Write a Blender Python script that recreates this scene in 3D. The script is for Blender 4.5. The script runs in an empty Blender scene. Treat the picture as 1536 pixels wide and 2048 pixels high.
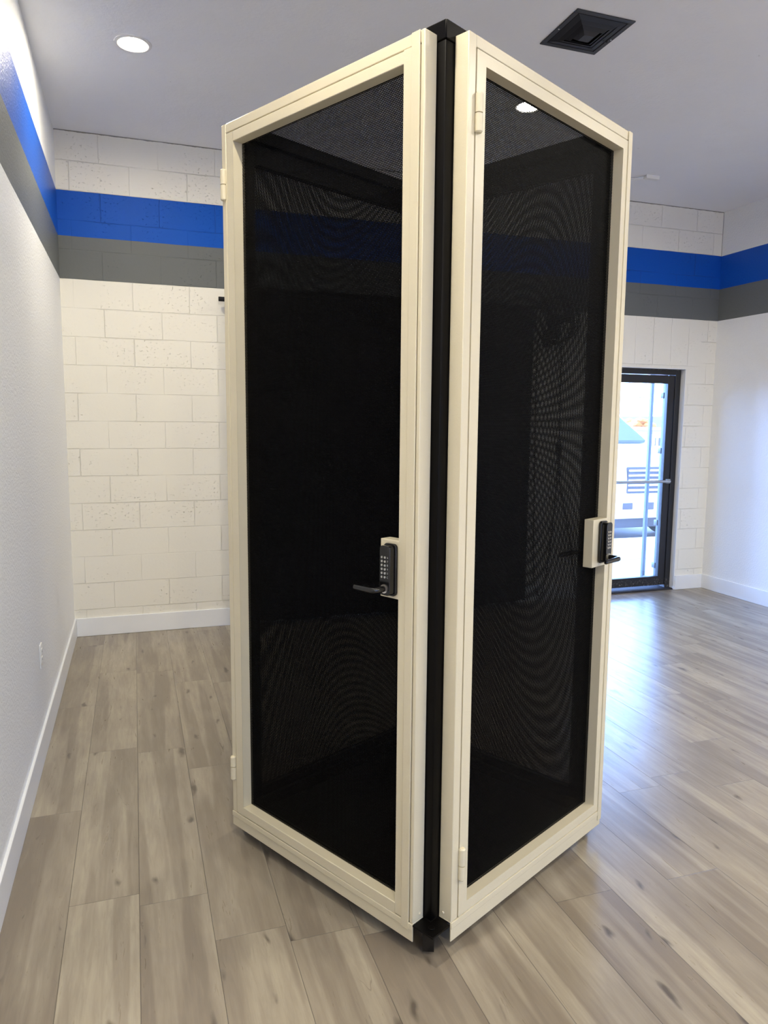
import bpy, bmesh, math, random
from mathutils import Matrix, Vector
random.seed(7)
SC = bpy.context.scene
COL = SC.collection

# ------------------------------------------------------------------ camera
cam_d = bpy.data.cameras.new('camera'); cam = bpy.data.objects.new('camera', cam_d); COL.objects.link(cam)
CAM = Vector((0.4679, -5.8682, 1.6337)); YAW, PITCH, ROLL, FPX = 0.3284, -0.1213, 0.0085, 1464.6
_fw = Vector((math.sin(YAW)*math.cos(PITCH), math.cos(YAW)*math.cos(PITCH), math.sin(PITCH)))
_rt = Vector((math.cos(YAW), -math.sin(YAW), 0)); _up = _rt.cross(_fw)
_r2 = _rt*math.cos(ROLL) + _up*math.sin(ROLL); _u2 = _up*math.cos(ROLL) - _rt*math.sin(ROLL)
_m = Matrix((_r2, _u2, -_fw)).transposed().to_4x4(); _m.translation = CAM
cam.matrix_world = _m
cam_d.sensor_fit = 'VERTICAL'; cam_d.sensor_height = 36.0; cam_d.lens = 36.0*FPX/2048
cam_d.clip_start = 0.05; cam_d.clip_end = 2000
SC.camera = cam

# ------------------------------------------------------------------ world, sun, portals, exposure
SKY = (5.5, 9.6, 21.0); SKY_DIM = (0.60, 0.95, 1.9); SKY_STRENGTH = 1.0
SUN_STRENGTH = 2.6; SUN_COLOR = (1.0, 0.90, 0.78)
LAMP = 270.0; LAMP_COLOR = (1.0, 0.905, 0.72)
EXPOSURE = 1.46
w = bpy.data.worlds.new('sky'); SC.world = w; w.use_nodes = True
_bg = w.node_tree.nodes['Background']; _bg.inputs[1].default_value = SKY_STRENGTH
# sky: bright hazy band low in the +y direction, much dimmer overhead and behind the building
_nt = w.node_tree; _tc = _nt.nodes.new('ShaderNodeTexCoord'); _sx = _nt.nodes.new('ShaderNodeSeparateXYZ'); _nt.links.new(_tc.outputs['Generated'], _sx.inputs[0])
def _mr(sock, a, b_, c_, d):
    n_ = _nt.nodes.new('ShaderNodeMapRange'); n_.interpolation_type = 'SMOOTHSTEP'; _nt.links.new(sock, n_.inputs[0])
    for k_, v_ in zip((1, 2, 3, 4), (a, b_, c_, d)): n_.inputs[k_].default_value = v_
    return n_.outputs[0]
_mu = _nt.nodes.new('ShaderNodeMath'); _mu.operation = 'MULTIPLY'
_nt.links.new(_mr(_sx.outputs[2], 0.18, 0.62, 1.0, 0.0), _mu.inputs[0]); _nt.links.new(_mr(_sx.outputs[1], -0.1, 0.35, 0.0, 1.0), _mu.inputs[1])
_mx = _nt.nodes.new('ShaderNodeMix'); _mx.data_type = 'RGBA'; _nt.links.new(_mu.outputs[0], _mx.inputs[0])
_mx.inputs[6].default_value = (*SKY_DIM, 1); _mx.inputs[7].default_value = (*SKY, 1); _nt.links.new(_mx.outputs[2], _bg.inputs[0])
_s = bpy.data.lights.new('sun', 'SUN'); _s.energy = SUN_STRENGTH; _s.color = SUN_COLOR; _s.angle = math.radians(0.6)
sun = bpy.data.objects.new('sun', _s); COL.objects.link(sun)
sun.rotation_euler = Vector((0.30, 0.62, -1.0)).to_track_quat('-Z', 'Y').to_euler()
def portal(name, loc, d, sx, sy):
    l = bpy.data.lights.new(name, 'AREA'); l.shape = 'RECTANGLE'; l.size = sx; l.size_y = sy; l.cycles.is_portal = True
    o = bpy.data.objects.new(name, l); COL.objects.link(o); o.location = loc
    o.rotation_euler = Vector(d).to_track_quat('-Z', 'Z').to_euler(); return o
portal('door_portal', (5.01, 0.19, 1.08), (0, -1, 0), 1.06, 2.17)
portal('added_window_portal', (3.2, -9.37, 1.5), (0, 1, 0), 4.6, 2.7)
SC.view_settings.view_transform = 'Standard'; SC.view_settings.look = 'None'
SC.view_settings.gamma = 1.0; SC.view_settings.use_curve_mapping = False; SC.view_settings.exposure = EXPOSURE
cy = SC.cycles
cy.use_denoising = True
cy.max_bounces = 10; cy.diffuse_bounces = 6; cy.glossy_bounces = 4; cy.transparent_max_bounces = 12
cy.sample_clamp_indirect = 6.0; cy.caustics_reflective = False; cy.caustics_refractive = False
try: cy.denoising_prefilter = 'ACCURATE'
except Exception: pass

# ------------------------------------------------------------------ node helpers
class NT:
    def __init__(s, name):
        s.m = bpy.data.materials.new(name); s.m.use_nodes = True; s.t = s.m.node_tree
        s.b = s.t.nodes['Principled BSDF']; s.out = s.t.nodes['Material Output']
    def n(s, typ, **kw):
        nd = s.t.nodes.new(typ)
        for k, v in kw.items(): setattr(nd, k, v)
        return nd
    def l(s, a, b): s.t.links.new(a, b)
    def put(s, sock, v):
        if isinstance(v, (int, float)): sock.default_value = v
        elif isinstance(v, tuple): sock.default_value = v if len(v) == len(sock.default_value) else (*v, 1)
        else: s.l(v, sock)
    def math(s, op, a, b=0.0, c=None, clamp=False):
        nd = s.n('ShaderNodeMath', operation=op, use_clamp=clamp)
        s.put(nd.inputs[0], a); s.put(nd.inputs[1], b)
        if c is not None: s.put(nd.inputs[2], c)
        return nd.outputs[0]
    def mix(s, f, a, b, blend='MIX'):
        nd = s.n('ShaderNodeMix', data_type='RGBA', blend_type=blend)
        s.put(nd.inputs[0], f); s.put(nd.inputs[6], a); s.put(nd.inputs[7], b)
        return nd.outputs[2]
    def obj(s):
        c = s.n('ShaderNodeTexCoord').outputs['Object']; sp = s.n('ShaderNodeSeparateXYZ'); s.l(c, sp.inputs[0])
        return c, sp.outputs[0], sp.outputs[1], sp.outputs[2]
    def comb(s, x, y, z):
        c = s.n('ShaderNodeCombineXYZ'); s.put(c.inputs[0], x); s.put(c.inputs[1], y); s.put(c.inputs[2], z); return c.outputs[0]
    def noise(s, vec, scale, detail=3.0, rough=0.5, dist=0.0):
        nd = s.n('ShaderNodeTexNoise'); s.l(vec, nd.inputs['Vector'])
        nd.inputs['Scale'].default_value = scale; nd.inputs['Detail'].default_value = detail
        nd.inputs['Roughness'].default_value = rough; nd.inputs['Distortion'].default_value = dist
        return nd.outputs['Fac']
    def step(s, v, lo, hi):
        nd = s.n('ShaderNodeMapRange', clamp=True); s.put(nd.inputs[0], v); nd.inputs[1].default_value = lo; nd.inputs[2].default_value = hi
        return nd.outputs[0]
    def bump(s, h, dist, strength=1.0):
        nd = s.n('ShaderNodeBump'); nd.inputs['Strength'].default_value = strength; nd.inputs['Distance'].default_value = dist
        s.put(nd.inputs['Height'], h); s.l(nd.outputs[0], s.b.inputs['Normal']); return nd
    def fin(s, col=None, rough=None, metal=None, spec=None):
        if col is not None: s.put(s.b.inputs['Base Color'], col)
        if rough is not None: s.put(s.b.inputs['Roughness'], rough)
        if metal is not None: s.put(s.b.inputs['Metallic'], metal)
        if spec is not None: s.put(s.b.inputs['Specular IOR Level'], spec)
        return s.m

def plain(name, col, rough=0.5, metal=0.0, spec=0.5, var=0.0, vscale=20, bump=0.0, bscale=200):
    t = NT(name)
    c = col
    if var or bump: co, x, y, z = t.obj()
    if var:
        f = t.noise(co, vscale, 3)
        c = t.mix(f, tuple(v*(1-var) for v in col), tuple(min(1, v*(1+var)) for v in col))
    if bump: t.bump(t.noise(co, bscale, 2), bump)
    return t.fin(c, rough, metal, spec)

WHITE = (0.80, 0.78, 0.71); BLUE = (0.006, 0.085, 0.46); GREY = (0.140, 0.150, 0.150); TRIM = (0.79, 0.81, 0.84)
Z1, Z2, Z3 = 3.2512, 2.940, 2.6416   # stripe: top of blue, blue to grey, bottom of grey
H = 3.6576; W = 5.88; YF = -9.2

def stripes(t, co, z, white, wob=0.004):
    zz = t.math('ADD', z, t.math('MULTIPLY', t.math('SUBTRACT', t.noise(co, 3.0, 4), 0.5), wob*2))
    c = t.mix(t.math('GREATER_THAN', zz, Z3), white, GREY)
    c = t.mix(t.math('GREATER_THAN', zz, Z2), c, BLUE)
    return t.mix(t.math('GREATER_THAN', zz, Z1), c, white), t.math('MULTIPLY', t.math('GREATER_THAN', zz, Z3), t.math('LESS_THAN', zz, Z1))

def mat_block():
    t = NT('painted_block'); co, x, y, z = t.obj()
    def brick(vec, bw, rh, mort):
        b = t.n('ShaderNodeTexBrick'); t.l(vec, b.inputs['Vector']); b.inputs['Scale'].default_value = 1.0
        b.inputs['Mortar Size'].default_value = mort; b.inputs['Mortar Smooth'].default_value = 0.6
        b.inputs['Brick Width'].default_value = bw; b.inputs['Row Height'].default_value = rh
        return b.outputs['Fac']
    wob = t.math('MULTIPLY', t.math('SUBTRACT', t.noise(co, 2.2, 3), 0.5), 0.012)
    zz = t.math('ADD', z, wob); xx = t.math('ADD', x, wob)
    j1 = brick(t.comb(t.math('ADD', xx, 0.118+4.064), zz, 0.0), 0.4064, 0.2032, 0.0036)
    # soldier course of half blocks over the door
    bs = t.n('ShaderNodeTexBrick'); bs.offset = 0.0
    t.l(t.comb(t.math('SUBTRACT', xx, 4.94-4.064), t.math('SUBTRACT', zz, 2.20-1.8), 0.0), bs.inputs['Vector'])
    bs.inputs['Scale'].default_value = 1.0; bs.inputs['Mortar Size'].default_value = 0.0045; bs.inputs['Mortar Smooth'].default_value = 0.6
    bs.inputs['Brick Width'].default_value = 0.2032; bs.inputs['Row Height'].default_value = 0.45
    inside = t.math('MULTIPLY', t.math('MULTIPLY', t.math('GREATER_THAN', x, 4.30), t.math('LESS_THAN', x, 5.70)),
                    t.math('MULTIPLY', t.math('GREATER_THAN', z, 2.20), t.math('LESS_THAN', z, 2.6416)))
    j = t.math('ADD', t.math('MULTIPLY', j1, t.math('SUBTRACT', 1.0, inside)), t.math('MULTIPLY', bs.outputs['Fac'], inside))
    # some joints are filled flush with paint
    fill = t.step(t.noise(co, 2.6, 3), 0.38, 0.62)
    j = t.math('MULTIPLY', j, t.math('ADD', 0.12, t.math('MULTIPLY', fill, 0.75)))
    col, band = stripes(t, co, z, WHITE, 0.003)
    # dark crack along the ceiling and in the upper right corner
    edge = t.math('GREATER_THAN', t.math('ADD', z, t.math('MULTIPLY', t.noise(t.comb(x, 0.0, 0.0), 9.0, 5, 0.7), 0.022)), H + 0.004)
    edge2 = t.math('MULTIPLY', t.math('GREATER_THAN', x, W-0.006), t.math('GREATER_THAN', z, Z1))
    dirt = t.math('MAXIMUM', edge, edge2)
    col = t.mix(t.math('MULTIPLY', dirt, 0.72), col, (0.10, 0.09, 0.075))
    pits = t.step(t.noise(t.comb(x, 0.0, t.math('MULTIPLY', z, 1.6)), 42.0, 5, 0.7), 0.60, 0.70)
    patch = t.step(t.noise(co, 2.6, 2), 0.42, 0.60)
    pits = t.math('MULTIPLY', pits, patch)
    col = t.mix(t.math('MULTIPLY', j, 0.05), col, (0.30, 0.28, 0.23))
    col = t.mix(t.math('MULTIPLY', pits, 0.10), col, (0.30, 0.28, 0.23))
    h = t.math('SUBTRACT', t.math('MULTIPLY', t.noise(co, 55.0, 4), 0.10), t.math('ADD', t.math('MULTIPLY', j, 1.0), t.math('MULTIPLY', pits, 0.55)))
    t.bump(h, 0.0062)
    return t.fin(col, 0.50, 0.0, 0.14)

def mat_plaster():
    t = NT('painted_plaster'); co, x, y, z = t.obj()
    col, band = stripes(t, co, z, (0.80, 0.81, 0.82), 0.002)
    t.bump(t.noise(co, 75.0, 3, 0.6), 0.004)
    return t.fin(col, t.mix(band, (0.5, 0.5, 0.5), (0.38, 0.38, 0.38)), 0.0, 0.30)

def mat_ceiling():
    t = NT('ceiling_paint'); co, x, y, z = t.obj()
    f = t.noise(co, 1.4, 4, 0.6)
    col = t.mix(f, (0.84, 0.85, 0.88), (0.90, 0.91, 0.94))
    dots = t.step(t.noise(co, 16.0, 2), 0.78, 0.80)
    col = t.mix(t.math('MULTIPLY', dots, 0.25), col, (0.3, 0.3, 0.3))
    t.bump(t.math('ADD', t.math('MULTIPLY', t.noise(co, 2.2, 3), 8.0), t.noise(co, 60.0, 3)), 0.0015)
    return t.fin(col, 0.6, 0.0, 0.3)

def mat_floor():
    t = NT('vinyl_plank'); co, x, y, z = t.obj()
    PW, PL = 0.2262, 1.215
    u = t.math('DIVIDE', t.math('SUBTRACT', x, 0.2105-10*PW), PW); i = t.math('FLOOR', u); fu = t.math('FRACT', u)
    wn = t.n('ShaderNodeTexWhiteNoise', noise_dimensions='1D'); t.l(i, wn.inputs['W'])
    v = t.math('ADD', t.math('DIVIDE', t.math('ADD', y, 30.0), PL), t.math('MULTIPLY', wn.outputs['Value'], 3.0))
    jv = t.math('FLOOR', v); fv = t.math('FRACT', v)
    w2 = t.n('ShaderNodeTexWhiteNoise', noise_dimensions='2D'); t.l(t.comb(i, jv, 0.0), w2.inputs['Vector'])
    r = w2.outputs['Value']; rc = w2.outputs['Color']
    sp = t.n('ShaderNodeSeparateColor'); t.l(rc, sp.inputs[0])
    off = t.math('MULTIPLY', r, 37.0)
    g = t.comb(t.math('ADD', x, off), t.math('ADD', t.math('MULTIPLY', y, 0.10), off), off)
    grain = t.noise(g, 55.0, 6, 0.65, 0.6)
    g2 = t.comb(t.math('ADD', x, off), t.math('ADD', t.math('MULTIPLY', y, 0.30), off), off)
    broad = t.noise(g2, 7.0, 3, 0.5, 0.4)
    band = t.noise(t.comb(t.math('ADD', x, off), t.math('MULTIPLY', y, 0.04), off), 13.0, 1, 0.4)
    ramp = t.n('ShaderNodeValToRGB'); e = ramp.color_ramp.elements
    e[0].position = 0.0; e[0].color = (0.200, 0.166, 0.126, 1); e[1].position = 1.0; e[1].color = (0.42, 0.375, 0.285, 1)
    m1 = e.new(0.4); m1.color = (0.285, 0.245, 0.188, 1)
    streak = t.noise(t.comb(t.math('ADD', x, off), t.math('ADD', t.math('MULTIPLY', y, 0.08), off), off), 34.0, 3, 0.6, 0.5)
    tone = t.math('ADD', t.math('MULTIPLY', r, 0.30), t.math('ADD', t.math('ADD', t.math('MULTIPLY', t.math('SUBTRACT', broad, 0.5), 1.1), t.math('MULTIPLY', t.math('SUBTRACT', streak, 0.5), 0.75)), t.math('MULTIPLY', t.step(band, 0.47, 0.53), 0.34)))
    t.l(tone, ramp.inputs[0])
    col = t.mix(t.math('MULTIPLY', t.step(grain, 0.42, 0.70), 0.40), ramp.outputs[0], (0.18, 0.15, 0.12))
    # knots and cracks
    kv = t.comb(t.math('ADD', x, off), t.math('ADD', t.math('MULTIPLY', y, 0.34), off), 0.0)
    dv = t.n('ShaderNodeTexNoise'); t.l(kv, dv.inputs['Vector']); dv.inputs['Scale'].default_value = 22.0
    mx = t.n('ShaderNodeVectorMath', operation='MULTIPLY_ADD'); t.l(dv.outputs['Color'], mx.inputs[0]); mx.inputs[1].default_value = (0.035, 0.06, 0.0); t.l(kv, mx.inputs[2])
    vo = t.n('ShaderNodeTexVoronoi', voronoi_dimensions='2D'); t.l(mx.outputs[0], vo.inputs['Vector']); vo.inputs['Scale'].default_value = 7.5
    vs = t.n('ShaderNodeSeparateColor'); t.l(vo.outputs['Color'], vs.inputs[0])
    size = t.math('MULTIPLY', t.math('SUBTRACT', vs.outputs[0], 0.42), 0.25)
    knot = t.step(t.math('SUBTRACT', size, vo.outputs['Distance']), 0.0, 0.09)
    halo = t.step(t.math('SUBTRACT', t.math('ADD', size, 0.13), vo.outputs['Distance']), 0.0, 0.30)
    halo = t.math('MULTIPLY', halo, t.math('GREATER_THAN', vs.outputs[0], 0.42))
    col = t.mix(t.math('MULTIPLY', halo, 0.30), col, (0.19, 0.165, 0.135))
    col = t.mix(t.math('MULTIPLY', knot, 0.9), col, (0.085, 0.068, 0.052))
    cr = t.noise(t.comb(t.math('ADD', x, off), t.math('ADD', t.math('MULTIPLY', y, 0.07), off), 3.0), 16.0, 3, 0.5, 0.9)
    crk = t.math('MULTIPLY', t.step(t.math('ABSOLUTE', t.math('SUBTRACT', cr, 0.5)), 0.006, 0.0), t.step(t.noise(g2, 3.3, 1), 0.60, 0.68))
    col = t.mix(t.math('MULTIPLY', crk, 0.5), col, (0.10, 0.08, 0.06))
    # seams
    eu = t.math('MULTIPLY', t.math('MINIMUM', fu, t.math('SUBTRACT', 1.0, fu)), PW)
    ev = t.math('MULTIPLY', t.math('MINIMUM', fv, t.math('SUBTRACT', 1.0, fv)), PL)
    seam = t.step(t.math('MINIMUM', eu, ev), 0.0014, 0.0004)
    col = t.mix(t.math('MULTIPLY', seam, 0.62), col, (0.07, 0.06, 0.05))
    h = t.math('SUBTRACT', t.math('MULTIPLY', grain, 0.5), t.math('ADD', seam, t.math('MULTIPLY', knot, 0.4)))
    t.bump(h, 0.0010)
    return t.fin(col, t.math('ADD', 0.22, t.math('MULTIPLY', grain, 0.16)), 0.0, 0.5)

def mat_mesh_screen():
    # perforated black sheet: round holes on a triangular lattice, 5 mm pitch
    t = NT('perforated_black_sheet'); co, x, y, z = t.obj()
    s = t.math('ADD', x, y)
    k = 2*math.pi/0.0050
    def wave(a, b):
        return t.math('COSINE', t.math('ADD', t.math('MULTIPLY', s, a*k), t.math('MULTIPLY', z, b*k)))
    f = t.math('ADD', wave(0.0, 1.0), t.math('ADD', wave(0.8660254, -0.5), wave(-0.8660254, -0.5)))
    hole = t.math('MULTIPLY', t.step(f, -0.3, 2.5), 0.66)
    t.fin((0.0012, 0.0012, 0.0016), 0.5, 0.0, 0.035)
    tr = t.n('ShaderNodeBsdfTransparent'); mx = t.n('ShaderNodeMixShader')
    t.l(hole, mx.inputs[0]); t.l(t.b.outputs[0], mx.inputs[1]); t.l(tr.outputs[0], mx.inputs[2]); t.l(mx.outputs[0], t.out.inputs[0])
    return t.m

def mat_glass():
    t = NT('clear_glass')
    tr = t.n('ShaderNodeBsdfTransparent'); tr.inputs[0].default_value = (0.93, 0.97, 0.96, 1)
    gl = t.n('ShaderNodeBsdfGlossy'); gl.inputs['Roughness'].default_value = 0.02
    fr = t.n('ShaderNodeFresnel'); fr.inputs[0].default_value = 1.5; mx = t.n('ShaderNodeMixShader')
    t.l(t.math('MULTIPLY', fr.outputs[0], 0.8), mx.inputs[0]); t.l(tr.outputs[0], mx.inputs[1]); t.l(gl.outputs[0], mx.inputs[2]); t.l(mx.outputs[0], t.out.inputs[0])
    return t.m

def mat_emit(name, col, strength):
    t = NT(name); e = t.n('ShaderNodeEmission'); e.inputs[0].default_value = (*col, 1); e.inputs[1].default_value = strength
    t.l(e.outputs[0], t.out.inputs[0]); return t.m

def mat_worn():
    t = NT('worn_black_frame_paint'); co, x, y, z = t.obj()
    f = t.step(t.noise(co, 45.0, 5, 0.75), 0.55, 0.62)
    near = t.math('MAXIMUM', t.step(z, 0.12, 0.06), t.step(z, 2.15, 2.175))
    col = t.mix(t.math('MULTIPLY', f, near), (0.014, 0.014, 0.017), (0.26, 0.24, 0.21))
    return t.fin(col, 0.42)

M = dict(
    block=mat_block(), plaster=mat_plaster(), ceiling=mat_ceiling(), floor=mat_floor(),
    trim=plain('trim_paint', TRIM, 0.35, var=0.02, vscale=3),
    cream=plain('cream_powder_coat', (0.63, 0.57, 0.415), 0.26, var=0.02, vscale=6, bump=0.0003, bscale=260),
    black=plain('black_powder_coat', (0.0022, 0.0019, 0.0019), 0.38, spec=0.10, var=0.1, vscale=30),
    screen=mat_mesh_screen(), glass=mat_glass(), worn=mat_worn(),
    lockblack=plain('gloss_black_metal', (0.004, 0.004, 0.0045), 0.15, spec=0.5),
    rubber=plain('black_rubber', (0.008, 0.008, 0.009), 0.6, spec=0.3),
    steel=plain('brushed_nickel', (0.62, 0.60, 0.56), 0.28, 1.0),
    print=plain('grey_print', (0.42, 0.42, 0.42), 0.5),
    cloth=plain('black_cloth', (0.0035, 0.0035, 0.004), 0.95, spec=0.05, var=0.2, vscale=60),
    vent=plain('vent_black_paint', (0.020, 0.020, 0.024), 0.38),
    ventfin=plain('louver_black_paint', (0.008, 0.008, 0.010), 0.45),
    ventdark=plain('duct_dark', (0.002, 0.002, 0.002), 0.9),
    plastic=plain('white_plastic', (0.80, 0.80, 0.78), 0.35),
    dark=plain('dark_slot', (0.02, 0.02, 0.02), 0.6),
    lens=mat_emit('lamp_lens', LAMP_COLOR, LAMP),
    lensdim=mat_emit('dimmer_lamp_lens', LAMP_COLOR, LAMP*0.85),
    alu=plain('anodised_aluminium', (0.50, 0.53, 0.58), 0.35, 0.8),
    concrete=plain('concrete', (0.55, 0.52, 0.50), 0.85, var=0.12, vscale=4),
    paving=plain('pinkish_paving', (0.52, 0.40, 0.36), 0.85, var=0.10, vscale=5),
    whitepaint=plain('white_road_paint', (0.80, 0.80, 0.78), 0.7),
    truckwhite=plain('white_car_paint', (0.75, 0.76, 0.78), 0.25),
    truckdark=plain('dark_grille', (0.09, 0.10, 0.13), 0.4),
    autoglass=plain('dark_windscreen', (0.12, 0.17, 0.22), 0.08),
    headlamp=plain('headlamp_plastic', (0.50, 0.55, 0.62), 0.1),
    gatepaint=plain('blue_grey_gate_paint', (0.12, 0.14, 0.18), 0.5), sillpaint=plain('dark_threshold', (0.03, 0.03, 0.035), 0.7, spec=0.1, var=0.6, vscale=70),
    orange=plain('autumn_leaves', (0.55, 0.27, 0.10), 0.9, var=0.35, vscale=2.5),
    bark=plain('bark', (0.16, 0.11, 0.08), 0.9),
    yellowwall=plain('ochre_wall', (0.62, 0.45, 0.16), 0.8), redwall=plain('red_wall', (0.52, 0.10, 0.08), 0.8),
    palewall=plain('pale_wall', (0.70, 0.66, 0.60), 0.8), hill=plain('hazy_hill', (0.36, 0.40, 0.46), 1.0),
    tire=plain('tyre_rubber', (0.03, 0.03, 0.035), 0.8),
)

# ------------------------------------------------------------------ mesh helpers
class MB:
    def __init__(s): s.bm = bmesh.new()
    def box(s, x0, x1, y0, y1, z0, z1, bev=0.0, seg=2):
        x0, x1 = min(x0, x1), max(x0, x1); y0, y1 = min(y0, y1), max(y0, y1); z0, z1 = min(z0, z1), max(z0, z1)
        r = bmesh.ops.create_cube(s.bm, size=1.0, matrix=Matrix.Translation(((x0+x1)/2, (y0+y1)/2, (z0+z1)/2)) @ Matrix.Diagonal((x1-x0, y1-y0, z1-z0, 1)))
        if bev:
            es = list({e for v in r['verts'] for e in v.link_edges})
            bmesh.ops.bevel(s.bm, geom=es, offset=bev, segments=seg, affect='EDGES', profile=0.5)
        return s
    def cyl(s, a, b, r, r2=None, seg=24, caps=True):
        a, b = Vector(a), Vector(b); d = b-a
        m = Matrix.Translation((a+b)/2) @ d.to_track_quat('Z', 'Y').to_matrix().to_4x4()
        bmesh.ops.create_cone(s.bm, cap_ends=caps, segments=seg, radius1=r, radius2=r if r2 is None else r2, depth=d.length, matrix=m); return s
    def ball(s, c, r, u=16, v=10, sc=(1, 1, 1)):
        bmesh.ops.create_uvsphere(s.bm, u_segments=u, v_segments=v, radius=r, matrix=Matrix.Translation(c) @ Matrix.Diagonal((*sc, 1))); return s
    def tube(s, pts, r, seg=10, caps=True, rs=None):
        pts = [Vector(p) for p in pts]; rings = []
        up = Vector((0, 0, 1))
        for i, p in enumerate(pts):
            d = (pts[min(i+1, len(pts)-1)] - pts[max(i-1, 0)]).normalized()
            if i == 0:
                ref = up if abs(d.dot(up)) < 0.9 else Vector((1, 0, 0)); a = d.cross(ref).normalized()
            else: a = (a - d*a.dot(d)).normalized()
            b = d.cross(a); rr = rs[i] if rs else r
            rings.append([s.bm.verts.new(p + (a*math.cos(t) + b*math.sin(t))*rr) for t in [2*math.pi*k/seg for k in range(seg)]])
        for q, w_ in zip(rings, rings[1:]):
            for k in range(seg): s.bm.faces.new((q[k], q[(k+1) % seg], w_[(k+1) % seg], w_[k]))
        if caps: s.bm.faces.new(rings[0][::-1]); s.bm.faces.new(rings[-1])
        return s
    def lathe(s, prof, axis_m, seg=48):
        rings = []
        for r, h in prof:
            rings.append([s.bm.verts.new(axis_m @ Vector((r*math.cos(2*math.pi*k/seg), r*math.sin(2*math.pi*k/seg), h))) for k in range(seg)])
        for q, w_ in zip(rings, rings[1:]):
            for k in range(seg): s.bm.faces.new((q[k], q[(k+1) % seg], w_[(k+1) % seg], w_[k]))
        return s
    def prism(s, poly, z0, z1, m=Matrix.Identity(4)):
        a = [s.bm.verts.new(m @ Vector((p[0], p[1], z0))) for p in poly]; b = [s.bm.verts.new(m @ Vector((p[0], p[1], z1))) for p in poly]
        s.bm.faces.new(a[::-1]); s.bm.faces.new(b)
        for k in range(len(poly)): s.bm.faces.new((a[k], a[(k+1) % len(a)], b[(k+1) % len(a)], b[k]))
        return s
    def quad(s, *p): s.bm.faces.new([s.bm.verts.new(q) for q in p]); return s
    def build(s, name, mat, parent=None, smooth=True, bevel=0.0):
        bmesh.ops.recalc_face_normals(s.bm, faces=s.bm.faces)
        me = bpy.data.meshes.new(name); s.bm.to_mesh(me); s.bm.free()
        me.materials.append(mat); o = bpy.data.objects.new(name, me); COL.objects.link(o)
        if smooth:
            for p in me.polygons: p.use_smooth = True
            try: me.set_sharp_from_angle(angle=math.radians(32))
            except Exception: pass
        if bevel:
            b = o.modifiers.new('bevel', 'BEVEL'); b.width = bevel; b.segments = 2; b.limit_method = 'ANGLE'; b.angle_limit = math.radians(40)
            b.harden_normals = False
        if parent: o.parent = parent
        return o

def thing(name, label, cat, loc=(0, 0, 0), rz=0.0, group=None):
    o = bpy.data.objects.new(name, None); COL.objects.link(o); o.location = loc; o.rotation_euler = (0, 0, rz); o.empty_display_size = 0.1
    return tag(o, label, cat, group)
def tag(o, label, cat, group=None, kind=None):
    o['label'] = label; o['category'] = cat
    if group: o['group'] = group
    if kind: o['kind'] = kind
    return o
def struct(o): o['kind'] = 'structure'; return o

# ------------------------------------------------------------------ the room
DX0, DX1, DH = 4.47, 5.54, 2.174      # door opening in the back wall
TW = 0.20
struct(MB().box(-TW, W+TW, YF-TW, TW, -0.10, 0.0).build('floor', M['floor'], smooth=False))
struct(MB().box(-TW, W+TW, YF-TW, TW, H, H+0.12).build('ceiling', M['ceiling'], smooth=False))
struct(MB().box(-TW, 0, YF-TW, TW, 0, H).build('wall_left', M['plaster'], smooth=False))
b = MB(); b.box(0, DX0, 0, TW, 0, H); b.box(DX1, W, 0, TW, 0, H); b.box(DX0, DX1, 0, TW, DH, H)
struct(b.build('wall_back', M['block'], smooth=False))
b = MB(); b.box(W, W+TW, YF-TW, TW, 0, H)
struct(b.build('wall_right', M['plaster'], smooth=False))
FX0, FX1, FZ0, FZ1 = 0.9, 5.5, 0.15, 2.85     # opening for unseen storefront glass, added to supply room light
b = MB(); b.box(0, FX0, YF-TW, YF, 0, H); b.box(FX1, W, YF-TW, YF, 0, H); b.box(FX0, FX1, YF-TW, YF, 0, FZ0); b.box(FX0, FX1, YF-TW, YF, FZ1, H)
struct(b.build('wall_front', M['plaster'], smooth=False))
BH, BT = 0.1415, 0.014
struct(MB().box(0, BT, YF, 0, 0, BH).build('baseboard_left', M['trim'], bevel=0.003))
b = MB(); b.box(BT, DX0, -BT, 0, 0, BH); b.box(DX1, W-BT, -BT, 0, 0, BH)
struct(b.build('baseboard_back', M['trim'], bevel=0.003))
struct(MB().box(W-BT, W, YF, 0, 0, BH).build('baseboard_right', M['trim'], bevel=0.003))
# caulk / paint reveal strip at the door
b = MB(); b.box(DX1-0.006, DX1, 0.001, 0.07, 0, DH); b.box(DX0, DX1-0.006, 0.001, 0.07, DH-0.006, DH)
struct(b.build('trim_1', M['trim'], smooth=False))

# unseen window behind the camera, added to let in daylight
wf = MB()
for k in range(4):
    x = FX0 + (FX1-FX0-0.05)*k/3; wf.box(x, x+0.05, YF-0.12, YF-0.06, FZ0, FZ1)
for z in (FZ0, FZ1-0.05): wf.box(FX0, FX1, YF-0.119, YF-0.061, z, z+0.05)
win = struct(wf.build('added_window_1', M['worn'], bevel=0.003))
MB().box(FX0+0.04, FX1-0.04, YF-0.094, YF-0.088, FZ0+0.04, FZ1-0.04).build('added_window_pane', M['glass'], win, smooth=False)

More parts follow.
